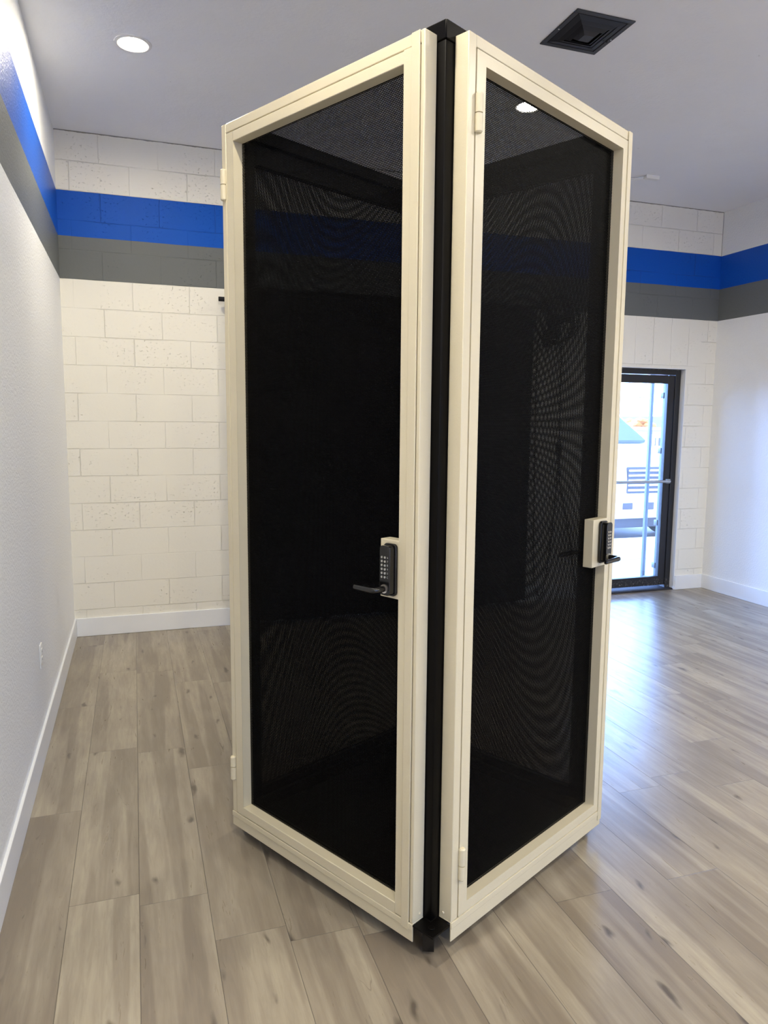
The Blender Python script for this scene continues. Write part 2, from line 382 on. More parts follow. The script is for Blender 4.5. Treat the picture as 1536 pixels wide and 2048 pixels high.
# the glazed back door
fy = 0.06
b = MB(); b.box(DX1-0.065, DX1-0.006, fy, fy+0.10, 0, DH-0.006); b.box(DX0, DX0+0.06, fy, fy+0.10, 0, DH-0.006); b.box(DX0+0.06, DX1-0.065, fy, fy+0.10, DH-0.055, DH-0.006)
door = struct(b.build('door_1', M['worn'], bevel=0.003))
LX0, LX1 = DX0+0.064, DX1-0.069
b = MB(); b.box(LX1-0.075, LX1, fy+0.01, fy+0.055, 0.04, DH-0.062); b.box(LX0, LX0+0.075, fy+0.01, fy+0.055, 0.04, DH-0.062)
b.box(LX0+0.075, LX1-0.075, fy+0.01, fy+0.055, DH-0.14, DH-0.062); b.box(LX0+0.075, LX1-0.075, fy+0.01, fy+0.055, 0.04, 0.13)
leaf = b.build('door_leaf', M['worn'], door, bevel=0.003)
MB().box(LX0+0.07, LX1-0.07, fy+0.028, fy+0.034, 0.12, DH-0.13).build('door_pane', M['glass'], leaf, smooth=False)
b = MB(); b.tube([(LX0+0.03, fy+0.012, 1.085), (LX0+0.03, fy-0.035, 1.085), (LX1-0.03, fy-0.035, 1.085), (LX1-0.03, fy+0.012, 1.085)], 0.0135, 12)
b.box(LX1-0.052, LX1-0.01, fy-0.016, fy+0.010, 1.065, 1.105); b.box(LX0+0.01, LX0+0.052, fy-0.016, fy+0.010, 1.065, 1.105)
b.build('push_bar', M['alu'], leaf)
MB().prism([(fy-0.055, 0.0), (fy-0.045, 0.012), (fy+0.10, 0.018), (fy+0.10, 0.0)], DX0, DX1-0.006, Matrix(((0, 0, 1, 0), (1, 0, 0, 0), (0, 1, 0, 0), (0, 0, 0, 1)))).build('threshold', M['sillpaint'], door)
for z in (0.22, 1.95):
    MB().cyl((LX1+0.003, fy+0.058, z-0.05), (LX1+0.003, fy+0.058, z+0.05), 0.010).build('door_hinge', M['alu'], door)

# ------------------------------------------------------------------ recessed lights
LIGHT_LABELS = {
    (0, 0): 'round white recessed ceiling light shining near the left wall corner, above the blue stripe',
    (1, 0): 'round lit recessed ceiling light seen through the top of the right mesh door',
}
def make_light(loc, label):
    t = thing('recessed_light', label, 'ceiling light', loc, 0, 'recessed ceiling lights')
    prof = [(0.070, 0.006), (0.072, -0.004), (0.080, -0.0075), (0.090, -0.0075), (0.097, -0.004), (0.098, 0.0)]
    MB().lathe(prof, Matrix.Identity(4), 48).build('trim_ring', M['plastic'], t)
    b = MB(); bmesh.ops.create_circle(b.bm, cap_ends=True, segments=40, radius=0.0715, matrix=Matrix.Translation((0, 0, -0.0015)))
    b.build('lens', M['lens'], t, smooth=False)
    return t
proto = make_light((0.529, -1.415, H), LIGHT_LABELS[(0, 0)])
names_y = ['', 'in front of the enclosure', 'farther in front of the enclosure', 'near the front wall']
names_x = ['along the left wall', 'along the middle of the room', 'along the right wall']
for j, y in enumerate((-1.445, -3.85, -6.25, -8.4)):  # rows after the first are out of view, added to brighten the room
    for i, x in enumerate((0.529, 2.93, 5.33)):
        if (i, j) == (0, 0) or (i, j) == (2, 0): continue
        r = proto.copy(); COL.objects.link(r); r.location = (x if i or j == 0 else 0.85, y - (0.35 if j == 1 else 0), H)
        if (i, j) == (1, 1): r.location = (4.0, -4.7, H)
        if (i, j) == (0, 1): r.location = (0.72, -4.15, H)
        r['label'] = LIGHT_LABELS.get((i, j), 'added unseen round recessed ceiling light %s, %s' % (names_y[j], names_x[i]))
        for ch in proto.children:
            c = ch.copy(); COL.objects.link(c); c.parent = r

# the light nearest the left wall is dimmer than the others
for ch in proto.children:
    if ch.name.startswith('lens'):
        ch.data = ch.data.copy(); ch.data.materials[0] = M['lensdim']

# ------------------------------------------------------------------ ceiling vent
vt = thing('ceiling_vent', 'square black four-way air vent in the grey ceiling', 'vent', (2.761, -2.336, H))
hw, hh = 0.171, 0.178
b = MB()
def ring(b, x, y, wd, z0, z1):
    b.box(-x, x, -y, -y+wd, z0, z1); b.box(-x, x, y-wd, y, z0, z1); b.box(-x, -x+wd, -y+wd, y-wd, z0, z1); b.box(x-wd, x, -y+wd, y-wd, z0, z1)
ring(b, hw, hh, 0.026, -0.006, 0.0)
b.build('vent_frame', M['vent'], vt, bevel=0.002)
b = MB()
for sx in (-1, 1):
    MB().cyl((sx*(hw-0.013), 0.01, -0.0085), (sx*(hw-0.013), 0.01, -0.006), 0.004, seg=12).build('screw', M['steel'], vt)
MB().box(-hw+0.012, hw-0.012, -hh+0.012, hh-0.012, -0.0025, -0.0015).build('duct_opening', M['ventdark'], vt, smooth=False)
def louver(x0, x1, z0, z1):
    # a square, sloping, open ring: small at the top, wide at the bottom
    b = MB(); th = 0.0012
    def rect(h, z): return [Vector(p) for p in ((-h, -h*1.04, z), (h, -h*1.04, z), (h, h*1.04, z), (-h, h*1.04, z))]
    A, B_ = rect(x0, z0), rect(x1, z1); A2, B2 = rect(x0-th, z0), rect(x1-th, z1)
    va, vb, va2, vb2 = [[b.bm.verts.new(p) for p in q] for q in (A, B_, A2, B2)]
    for k in range(4):
        n = (k+1) % 4
        b.bm.faces.new((va[k], va[n], vb[n], vb[k])); b.bm.faces.new((va2[k], vb2[k], vb2[n], va2[n]))
        b.bm.faces.new((va[k], va2[k], va2[n], va[n])); b.bm.faces.new((vb[k], vb[n], vb2[n], vb2[k]))
    return b
for x0, x1, z0, z1 in ((0.110, 0.140, -0.010, -0.004), (0.084, 0.114, -0.016, -0.005), (0.058, 0.090, -0.024, -0.006)):
    louver(x0, x1, z0, z1).build('louver', M['ventfin'], vt, smooth=False)
b = MB(); m4 = Matrix.Rotation(math.radians(45), 4, 'Z')
bmesh.ops.create_cone(b.bm, cap_ends=True, segments=4, radius1=0.030*1.414, radius2=0.064*1.414, depth=0.028, matrix=Matrix.Translation((0, 0, -0.018)) @ m4)
b.build('center_cone', M['vent'], vt, smooth=False)
b = MB(); b.tube([(0.12, 0.03, -0.008), (0.146, 0.03, -0.014), (0.150, 0.03, -0.006)], 0.002, 6); b.build('damper_lever', M['vent'], vt)

# ------------------------------------------------------------------ small wired sensor at the ceiling
cs = thing('wired_ceiling_sensor', 'small white box with thin wires on the ceiling right of the enclosure', 'sensor', (4.545, -0.62, H))
b = MB(); b.box(-0.062, 0.062, -0.022, 0.022, -0.030, 0.0, 0.002); b.build('sensor_box', M['plastic'], cs)
for k in range(3):
    pts = []
    for q in range(12):
        s_ = q/11; pts.append((-0.060 - 0.16*s_, 0.012*k - 0.01 + 0.10*s_, -0.010 - 0.0075*k - 0.006*math.sin(s_*3.14)))
    MB().tube(pts, 0.0018, 6).build('wire', M['plastic'] if k else M['print'], cs)

# ------------------------------------------------------------------ wall outlet on the left wall
ot = thing('wall_outlet', 'white wall outlet plate low on the left wall above the baseboard', 'outlet', (0.0, -2.035, 0.487))
MB().box(0.0, 0.006, -0.036, 0.036, -0.058, 0.058, 0.0025).build('cover_plate', M['plastic'], ot)
for z in (-0.020, 0.020):
    so = MB().box(0.0055, 0.0085, -0.017, 0.017, z-0.014, z+0.014, 0.001).build('socket', M['plastic'], ot)
    b = MB()
    for y in (-0.006, 0.006): b.box(0.0082, 0.0089, y-0.001, y+0.001, z-0.004, z+0.005)
    b.build('slot', M['dark'], so, smooth=False)

# ------------------------------------------------------------------ backdrop on the back wall
rod = thing('curtain_rod', 'black curtain rod near the back wall under the grey stripe, ending left of the enclosure', 'curtain rod', (0, 0, 0))
MB().cyl((1.165, -0.085, 2.560), (3.83, -0.085, 2.557), 0.0150, seg=20).build('rod', M['rubber'], rod)
b = MB(); b.cyl((1.105, -0.085, 2.551), (1.165, -0.085, 2.551), 0.0172, seg=20); b.build('finial', M['rubber'], rod)
for x in (1.24, 2.5, 3.80):
    b = MB(); b.box(x-0.012, x+0.012, -0.010, 0.0, 2.50, 2.60); b.box(x-0.006, x+0.006, -0.075, -0.008, 2.525, 2.537); b.build('bracket', M['rubber'], rod)
b = MB(); n = 150; rows = []
for zz in (2.648, 2.3, 1.6, 0.9, 0.3, 0.038):
    row = []
    for k in range(n+1):
        x = 1.26 + (3.785-1.26)*k/n
        amp = 0.009 + 0.012*(2.65-zz)/2.5
        y = -0.128 + amp*math.sin(k*0.78 + 1.3*math.sin(k*0.11)) + 0.004*math.sin(k*0.21+zz)
        z = zz + (0.007*math.sin(k*0.135+0.6)+0.004*math.sin(k*0.4) if zz < 0.1 else 0)
        row.append(b.bm.verts.new((x, y, z)))
    rows.append(row)
for q, w_ in zip(rows, rows[1:]):
    for k in range(n): b.bm.faces.new((q[k], q[k+1], w_[k+1], w_[k]))
cl = b.build('backdrop_curtain', M['cloth']); sm = cl.modifiers.new('thick', 'SOLIDIFY'); sm.thickness = 0.002
tag(cl, 'long black curtain hanging to the floor before the back wall, seen through the mesh', 'curtain')

# ------------------------------------------------------------------ wall fan right of the curtain
wfan = thing('wall_fan', 'round black wall fan with dangling cord, seen through the right mesh door', 'fan', (3.985, -0.16, 2.535))
MYZ = Matrix.Rotation(math.radians(90), 4, 'X')
def circ(b, r, y, rr, seg=40):
    pts = [(r*math.cos(2*math.pi*k/seg), y, r*math.sin(2*math.pi*k/seg)) for k in range(seg+1)]; b.tube(pts, rr, 8)
b = MB(); circ(b, 0.195, 0.03, 0.012); circ(b, 0.192, -0.05, 0.007); circ(b, 0.13, -0.065, 0.0025); circ(b, 0.07, -0.07, 0.0025)
for k in range(20):
    a = 2*math.pi*k/20; c_, s_ = math.cos(a), math.sin(a)
    b.tube([(0.03*c_, -0.075, 0.03*s_), (0.12*c_, -0.068, 0.12*s_), (0.192*c_, -0.05, 0.192*s_), (0.195*c_, 0.03, 0.195*s_)], 0.002, 5)
b.build('guard', M['rubber'], wfan)
b = MB()
for k in range(3):
    a = 2*math.pi*k/3+0.3
    P_ = []
    for r_, wd in ((0.03, 0.10), (0.10, 0.45), (0.175, 0.40)):
        P_.append([b.bm.verts.new((r_*math.cos(a-wd), 0.012, r_*math.sin(a-wd))), b.bm.verts.new((r_*math.cos(a+wd), -0.022, r_*math.sin(a+wd)))])
    for q, w_ in zip(P_, P_[1:]): b.bm.faces.new((q[0], q[1], w_[1], w_[0]))
bl = b.build('blades', M['rubber'], wfan); sm = bl.modifiers.new('thick', 'SOLIDIFY'); sm.thickness = 0.003
MB().cyl((0, -0.04, 0), (0, 0.08, 0), 0.045, 0.06).build('motor_hub', M['rubber'], wfan)
b = MB(); b.tube([(0, 0.06, 0), (0, 0.10, -0.05), (0, 0.13, -0.13)], 0.016, 10); b.box(-0.04, 0.04, 0.145, 0.160, -0.22, -0.08, 0.003); b.tube([(0, 0.10, -0.05), (0, 0.152, -0.15)], 0.012, 8); b.build('wall_bracket', M['rubber'], wfan)
def spl(pts, n=10):
    pts = [Vector(p) for p in pts]; out = []
    P0 = [pts[0]]+pts+[pts[-1]]
    for i in range(1, len(P0)-2):
        for k in range(n):
            t = k/n; a, b_, c_, d = P0[i-1], P0[i], P0[i+1], P0[i+2]
            out.append(0.5*((2*b_)+(c_-a)*t+(2*a-5*b_+4*c_-d)*t*t+(3*b_-a-3*c_+d)*t*t*t))
    out.append(pts[-1]); return out
cx_, cz_ = 3.985, 2.535
cord1 = [(3.90, -0.02, 2.38), (3.885, -0.02, 2.2), (3.90, -0.02, 1.2), (3.925, -0.02, 0.30), (3.985, -0.02, 0.05), (4.06, -0.02, 0.25), (4.13, -0.02, 1.0), (4.145, -0.02, 1.44), (4.14, -0.02, 1.9), (4.13, -0.02, 2.36)]
MB().tube(spl([(x-cx_, y+0.16, z-cz_) for x, y, z in cord1]), 0.0055, 8).build('cord', M['rubber'], wfan)
cord2 = [(4.15, -0.02, 1.36), (4.17, -0.02, 1.10), (4.24, -0.02, 0.80), (4.31, -0.02, 0.50), (4.39, -0.02, 0.03)]
MB().tube(spl([(x-cx_, y+0.16, z-cz_) for x, y, z in cord2]), 0.0055, 8).build('cord', M['rubber'], wfan)
MB().box(4.145-0.022-cx_, 4.145+0.022-cx_, 0.125, 0.158, 1.36-cz_, 1.47-cz_, 0.006).build('cord_switch', M['rubber'], wfan)

# ------------------------------------------------------------------ the mesh enclosure
TH = math.radians(27.25)
EX = thing('mesh_enclosure', 'tall cream-framed enclosure with black perforated mesh doors standing on casters in the room', 'enclosure', (1.290, -3.937, 0), TH)
S = 1.02; PS = 0.05; ZR0, ZR1 = 2.654, 2.7035
def mapR(s, t): return (s, -t)
def mapL(s, t): return (-t, s)
def mbox(b, mp, s0, s1, t0, t1, z0, z1, bev=0.0):
    a = mp(s0, t0); c = mp(s1, t1); b.box(a[0], c[0], a[1], c[1], z0, z1, bev); return b
for x, y in ((0, 0), (S-PS, 0), (0, S-PS), (S-PS, S-PS)):
    MB().box(x, x+PS, y, y+PS, 0.105, ZR0, 0.004).build('corner_post', M['black'], EX)
for z0, z1, nm in ((ZR0, ZR1, 'top_rail'), (0.056, 0.105, 'bottom_rail')):
    e = 0.002 if nm == 'top_rail' else 0.0
    # mitred rails
    def rail(p0, p1, p2, p3):
        MB().prism([p0, p1, p2, p3], z0, z1).build(nm, M['black'], EX, bevel=0.003)
    rail((-e, -e), (S+e, -e), (S-PS, PS), (PS, PS)); rail((S+e, -e), (S+e, S+e), (S-PS, S-PS), (S-PS, PS))
    rail((S+e, S+e), (-e, S+e), (PS, S-PS), (S-PS, S-PS)); rail((-e, S+e), (-e, -e), (PS, PS), (PS, S-PS))
MB().box(PS+0.001, S-PS-0.001, PS+0.001, S-PS-0.001, 0.056, 0.062).build('floor_plate', M['black'], EX)
def bplate(sx, sy, ox, oy):
    x0, x1 = (ox-0.053, ox+PS+0.03) if sx < 0 else (ox-0.03, ox+PS+0.053)
    y0, y1 = (oy-0.053, oy+PS+0.03) if sy < 0 else (oy-0.03, oy+PS+0.053)
    MB().box(x0, x1, y0, y1, 0.1052, 0.1095, 0.001)
    return x0, x1, y0, y1
for sx, sy, ox, oy in ((-1, -1, 0, 0), (1, -1, S-PS, 0), (-1, 1, 0, S-PS), (1, 1, S-PS, S-PS)):
    b = MB()
    if sx < 0 and sy < 0:
        b.prism([(-0.053, -0.053), (0.029, -0.053), (0.029, -0.001), (-0.001, -0.001), (-0.001, 0.029), (-0.053, 0.029)], 0.0995, 0.105)
        b.cyl((-0.022, -0.022, 0.105), (-0.022, -0.022, 0.1085), 0.010, seg=16)
    else:
        b.box(ox + (0.0 if sx > 0 else 0), ox+PS, oy, oy+PS, 0.0515, 0.0558)
    b.build('corner_plate', M['black'], EX, bevel=0.001)
    cx0, cy0 = (ox+0.012 if sx < 0 else ox+PS-0.045), (oy+0.012 if sy < 0 else oy+PS-0.045)
    if sx < 0 and sy < 0: cx0, cy0 = 0.004, 0.012
    top = 0.099 if (sx < 0 and sy < 0) else 0.051
    ang = {(-1, -1): 0.70, (1, -1): 0.5, (-1, 1): 1.2, (1, 1): 0.3}[(sx, sy)]
    rw = 0.027 if top > 0.09 else 0.024
    b = MB(); R = Matrix.Translation((cx0, cy0, 0)) @ Matrix.Rotation(ang, 4, 'Z')
    def V(x, y, z): return R @ Vector((x, y, z))
    b.cyl(V(0, 0, top-0.012), V(0, 0, top), 0.018, seg=20)
    for s_ in (-1, 1):
        b.prism([(-0.016, top-0.012), (0.018, top-0.012), (0.018, rw-0.004), (0.008, rw-0.010), (-0.004, rw-0.004)], s_*0.0165-0.0015, s_*0.0165+0.0015, R @ Matrix(((1, 0, 0, 0), (0, 0, 1, 0), (0, 1, 0, 0), (0, 0, 0, 1))))
    b.prism([(-0.016, -0.018), (0.018, -0.018), (0.018, 0.018), (-0.016, 0.018)], top-0.014, top-0.011, R)
    b.prism([(-0.024, -0.018), (-0.0215, -0.018), (-0.0215, 0.018), (-0.024, 0.018)], rw-0.014, top-0.011, R)
    b.prism([(-0.024, -0.018), (-0.012, -0.018), (-0.012, 0.018), (-0.024, 0.018)], top-0.0155, top-0.011, R)
    ca = b.build('caster', M['lockblack'], EX, bevel=0.0006)
    b = MB(); w0 = V(0.006, -0.0125, rw); w1 = V(0.006, 0.0125, rw); b.cyl(w0, w1, rw, seg=32)
    b.build('wheel', M['rubber'], ca, bevel=0.004)

def panel_mesh(parent, mp, s0, s1, t, z0, z1):
    b = MB(); q = [mp(s0, t), mp(s1, t)]
    b.quad((q[0][0], q[0][1], z0), (q[1][0], q[1][1], z0), (q[1][0], q[1][1], z1), (q[0][0], q[0][1], z1))
    return b.build('mesh_screen', M['screen'], parent, smooth=False)

def hinge(parent, mp, s, z0, zm, z1, t=0.055, r=0.0115):
    x, y = mp(s, t)
    b = MB(); b.cyl((x, y, zm+0.0015), (x, y, z1-0.004), r, seg=20); b.cyl((x, y, z1-0.004), (x, y, z1), r, r*0.7, seg=20)
    b.cyl((x, y, z0+0.004), (x, y, zm-0.0015), r, seg=20); b.cyl((x, y, z0), (x, y, z0+0.004), r*0.7, r, seg=20)
    b.cyl((x, y, zm-0.002), (x, y, zm+0.002), r*0.6, seg=16)
    h_ = b.build('hinge', M['cream'], parent)
    return h_

def glyphs(text, size, place, mat, parent, name):
    """text as a flat mesh; place(u, v) -> local point"""
    cu = bpy.data.curves.new('print_text', 'FONT'); cu.body = text; cu.size = size; cu.align_x = 'CENTER'; cu.align_y = 'CENTER'
    ob = bpy.data.objects.new('print_text', cu); COL.objects.link(ob)
    bpy.context.view_layer.update()
    me = bpy.data.meshes.new_from_object(ob.evaluated_get(bpy.context.evaluated_depsgraph_get()))
    bpy.data.objects.remove(ob); bpy.data.curves.remove(cu)
    b = MB(); b.bm.from_mesh(me); bpy.data.meshes.remove(me)
    for v_ in b.bm.verts: v_.co = place(v_.co.x, v_.co.y)
    return b

def lock(mp, side, sc, inner=True):
    """digital push-button lock; sc = s of its centre"""
    t0 = 0.0525; zc = 1.200; hw_, hh_ = 0.0255, 0.079
    flip = 1 if side == 'R' else -1          # which way is 'right' for a viewer standing outside
    L = None
    def rr(hw2, hh2, r, n=6):
        pts = []
        for cx0, cz0, a0 in ((hw2-r, hh2-r, 0), (-hw2+r, hh2-r, 90), (-hw2+r, -hh2+r, 180), (hw2-r, -hh2+r, 270)):
            for k in range(n+1):
                a = math.radians(a0+90*k/n); pts.append((cx0+r*math.cos(a), cz0+r*math.sin(a)))
        return pts
    def slab(b, pts, ta, tb):
        A = [b.bm.verts.new((*mp(sc+p[0], ta), zc+p[1])) for p in pts]; B_ = [b.bm.verts.new((*mp(sc+p[0], tb), zc+p[1])) for p in pts]
        b.bm.faces.new(A); b.bm.faces.new(B_[::-1])
        for k in range(len(A)): b.bm.faces.new((A[k], A[(k+1) % len(A)], B_[(k+1) % len(A)], B_[k]))
    b = MB(); slab(b, rr(hw_, hh_, 0.013), t0, t0+0.010); slab(b, rr(hw_-0.0045, hh_-0.0045, 0.011), t0+0.008, t0+0.031)
    L = b.build('digital_lock', M['lockblack'], EX, bevel=0.0018)
    L['label'] = 'black push-button lock with grey keys and black lever on the %s door' % ('right' if side == 'R' else 'left')
    tf = t0+0.031
    for r_ in range(6):
        for c_ in (-1, 1):
            s_ = sc + flip*(c_*0.0062 - 0.0035); z_ = zc + 0.040 - r_*0.0118
            b = MB(); a = mp(s_, tf-0.001); e_ = mp(s_, tf+0.0022); b.cyl((a[0], a[1], z_), (e_[0], e_[1], z_), 0.0040, 0.0036, seg=14)
            b.build('push_button', M['steel'], L)
    for r_, ch in enumerate('67890C'):
        z_ = zc + 0.040 - r_*0.0118
        b = glyphs(ch, 0.0085, lambda u_, v_, z_=z_: Vector((*mp(sc+flip*(0.0125+u_), tf+0.0003), z_+v_)), M['print'], L, 'x')
        b.build('printed_digit', M['print'], L, smooth=False)
    zl = 1.146; dirn = 1
    p0 = mp(sc, tf); p1 = mp(sc, tf+0.003)
    MB().cyl((p0[0], p0[1], zl), (p1[0], p1[1], zl), 0.0135, seg=28).build('spindle_collar', M['steel'], L)
    def lever(tA, tB, d_, nm, par, ln=0.105):
        pts = []
        for k in range(9):
            a = math.pi/2*k/8
            pts.append((sc + d_*0.014*(1-math.cos(a)), tB - (0.014*(1-math.sin(a)))*(1 if tB > tA else -1)))
        path = [(sc, tA)] + pts + [(sc+d_*ln*0.5, tB), (sc+d_*ln*0.96, tB), (sc+d_*ln, tB)]
        rs = [0.0095]*2 + [0.009]*8 + [0.0085, 0.008, 0.004]
        MB().tube([(*mp(s_, t_), zl) for s_, t_ in path], 0.009, 16, rs=rs).build(nm, M['lockblack'], par)
    lever(tf-0.002, tf+0.043, 1 if side == 'L' else -1, 'lever_handle', L, 0.084 if side == 'L' else 0.110)
    if inner:
        b = MB(); slab(b, rr(0.0255, 0.065, 0.012), 0.008, -0.008); b.build('inner_lock_plate', M['lockblack'], L, bevel=0.0015)
        lever(-0.006, -0.062, -1, 'inner_lever_handle', L)
    return L

def framed_door(mp, side, d):
    c = d
    # fixed surround
    b = MB()
    if side == 'L':
        n0, n1, f0, f1 = 0.030, 0.0435, 0.9575, 0.983; leaf0, leaf1, op0, op1 = 0.0460, 0.9545, 0.103, 0.913
    else:
        n0, n1, f0, f1 = 0.037, 0.0695, 0.969, 0.987; leaf0, leaf1, op0, op1 = 0.0725, 0.967, 0.114, 0.930
    zb, zt = 0.050, 2.672; ozb, ozt = 0.143, 2.604
    mbox(b, mp, n0, n1, 0.001, d-0.001, 0.1065, zt)            # near upright
    mbox(b, mp, f0, f1, 0.001, d-0.001, 0.1065, zt)            # far upright
    mbox(b, mp, n1, f0, 0.001, d-0.001, 2.6405, zt)            # head
    mbox(b, mp, n1, f0, 0.001, d-0.006, 0.080, 0.1045)         # sill
    sur = b.build('door_surround', M['cream'], EX, bevel=0.0022)
    # apron sheet in front of the bottom rail
    b = MB(); mbox(b, mp, n0-0.0005, f1, d-0.004, d, zb-0.002 if side == 'L' else zb-0.007, 0.1055)
    mbox(b, mp, n0-0.0005, f1, d, d+0.0022, 0.0855, 0.1055)
    mbox(b, mp, n0-0.0005, n0+0.0025, 0.0015, d, 0.1045, 0.1075)
    b.build('bottom_apron', M['cream'], EX, bevel=0.0012)
    # small rivet low on the return face
    x, y = mp(n0, 0.018); e_ = mp(n0-0.003, 0.018)
    MB().cyl((x, y, 0.126), (e_[0], e_[1], 0.126), 0.0045, 0.003, seg=14).build('rivet', M['cream'], EX)
    # the leaf
    b = MB(); T0 = 0.004
    mbox(b, mp, leaf0, op0, T0, d, 0.1085, 2.6375); mbox(b, mp, op1, leaf1, T0, d, 0.1085, 2.6375)
    mbox(b, mp, op0, op1, T0, d, ozt, 2.6375); mbox(b, mp, op0, op1, T0, d, 0.1085, ozb)
    leaf_ = b.build('hinged_door', M['cream'], EX)
    bmesh_w = leaf_.modifiers.new('weld', 'WELD'); bv = leaf_.modifiers.new('bevel', 'BEVEL'); bv.width = 0.002; bv.segments = 2; bv.limit_method = 'ANGLE'
    leaf_['label'] = '%s mesh door with cream frame' % ('right' if side == 'R' else 'left')
    panel_mesh(leaf_, mp, op0-0.001, op1+0.001, 0.013, ozb-0.001, ozt+0.001)
    # latch strip
    b = MB()
    if side == 'L': mbox(b, mp, 0.0445, 0.0745, d+0.0002, d+0.0035, 0.082, 2.6715)
    else: mbox(b, mp, 0.9625, 0.9895, d+0.0002, d+0.0035, 0.066, 2.6715)
    b.build('latch_strip', M['cream'], leaf_, bevel=0.0009)
    hs = 0.969 if side == 'L' else 0.0775
    z_h = ((2.414, 2.468, 2.521), (0.240, 0.293, 0.336)) if side == 'L' else ((2.421, 2.472, 2.525), (0.232, 0.281, 0.338))
    for z0, zm, z1 in z_h: hinge(leaf_, mp, hs, z0, zm, z1)
    b = MB()
    if side == 'L': mbox(b, mp, op0-0.004, 0.178, 0.012, d-0.0002, 1.112, 1.289)
    else: mbox(b, mp, 0.832, op1+0.004, 0.012, d-0.0002, 1.107, 1.286)
    b.build('lock_box', M['cream'], leaf_, bevel=0.0015)
framed_door(mapL, 'L', 0.052); framed_door(mapR, 'R', 0.050)
lock(mapL, 'L', 0.1315); lock(mapR, 'R', 0.8935)
# black framed mesh panels on the two far sides
for mp, nm in (((lambda s, t: (S-0.004+t, s)), 'a'), ((lambda s, t: (s, S-0.004+t)), 'b')):
    b = MB(); z0, z1 = 0.106, 2.652
    mbox(b, mp, PS+0.001, 0.095, -0.030, 0, z0, z1); mbox(b, mp, S-0.095, S-PS-0.001, -0.030, 0, z0, z1)
    mbox(b, mp, 0.095, S-0.095, -0.030, 0, z1-0.075, z1); mbox(b, mp, 0.095, S-0.095, -0.030, 0, z0, 0.145)
    p = b.build('rear_panel', M['black'], EX, bevel=0.002)
    panel_mesh(p, mp, 0.094, S-0.094, -0.015, 0.144, z1-0.074)
    p['label'] = 'black framed rear mesh panel'

# ------------------------------------------------------------------ outside the door
GZ = -0.15
def flat(name, x0, x1, y0, y1, z0, z1, mat, bev=0.0): return struct(MB().box(x0, x1, y0, y1, z0, z1, bev).build(name, mat, smooth=False))
tag(MB().box(-60, 160, 2.13, 220, GZ-0.2, GZ, 0).build('parking_lot', M['paving'], smooth=False), 'pale pinkish parking lot pavement outside the glass door', 'pavement')['kind'] = 'structure'
tag(MB().box(-10, 30, 0.205, 1.60, GZ-0.2, -0.02).build('sidewalk', M['concrete'], smooth=False), 'concrete sidewalk just outside the glass door', 'sidewalk')['kind'] = 'structure'
tag(MB().box(-10, 30, 1.602, 2.128, GZ-0.2, -0.012, 0.01).build('curb', M['whitepaint'], smooth=False), 'white painted curb outside the glass door', 'curb')['kind'] = 'structure'
tag(MB().box(-20, 40, -60, YF-0.21, GZ-0.2, GZ).build('front_pavement', M['paving'], smooth=False), 'pavement outside the added unseen window behind the camera', 'pavement')['kind'] = 'structure'
b = MB(); b.prism([(2.78, GZ), (2.80, -0.02), (2.86, 0.0), (2.96, 0.0), (3.02, -0.02), (3.04, GZ)], 6.2, 8.3, Matrix(((0, 0, 1, 0), (1, 0, 0, 0), (0, 1, 0, 0), (0, 0, 0, 1))))
tag(b.build('wheel_stop', M['whitepaint'], bevel=0.01), 'white concrete wheel stop in front of the white pickup', 'wheel stop')
tag(MB().box(9.2, 9.3, 2.6, 8.0, GZ, GZ+0.004).build('parking_line', M['whitepaint'], smooth=False), 'white painted parking line on the pavement beside the pickup', 'parking line')['kind'] = 'structure'

# security gate folded open outside the right jamb
g = thing('security_gate', 'open grey metal security gate outside the glass door', 'gate', (5.50, 0.215, 0))
for y in (0.0, 0.20):
    MB().box(-0.016, 0.016, y, y+0.035, 0.01, 2.15, 0.003).build('gate_stile', M['gatepaint'], g)
for z in (0.03, 2.11):
    MB().box(-0.013, 0.013, 0.035, 0.20, z, z+0.035, 0.003).build('gate_rail', M['gatepaint'], g)
for z in (0.18, 0.62, 1.35, 1.90):
    MB().box(-0.030, -0.016, 0.004, 0.050, z, z+0.055, 0.003).build('gate_hinge', M['truckdark'], g)

# pickup truck parked facing the building
TX, TY = 7.93, 3.12
tr = thing('pickup_truck', 'white pickup truck parked facing the glass door', 'truck', (TX, TY, GZ))
def XZ(m=None): return Matrix(((0, 0, 1, 0), (1, 0, 0, 0), (0, 1, 0, 0), (0, 0, 0, 1)))   # prism in (y, z), extruded in x
b = MB()
side = [(0.02, 0.52), (0.0, 0.95), (0.04, 1.22), (0.25, 1.36), (1.25, 1.43), (2.05, 1.45), (2.05, 1.30), (5.6, 1.32), (5.65, 0.55), (4.95, 0.50), (4.85, 0.85), (4.5, 0.98), (4.15, 0.85), (4.05, 0.45), (1.45, 0.45), (1.35, 0.85), (1.0, 0.98), (0.65, 0.85), (0.55, 0.5)]
b.prism(side, -0.98, 0.98, XZ()); b.build('body', M['truckwhite'], tr, bevel=0.05)
b = MB(); cab = [(1.30, 1.42), (2.15, 1.95), (3.6, 1.95), (3.75, 1.40)]; b.prism(cab, -0.80, 0.80, XZ()); b.build('cab', M['truckwhite'], tr, bevel=0.06)
b = MB(); b.quad((-0.70, 1.36, 1.485), (0.70, 1.36, 1.485), (0.62, 2.02, 1.895), (-0.62, 2.02, 1.895)); ws = b.build('windscreen', M['autoglass'], tr, smooth=False); sm = ws.modifiers.new('t', 'SOLIDIFY'); sm.thickness = 0.05
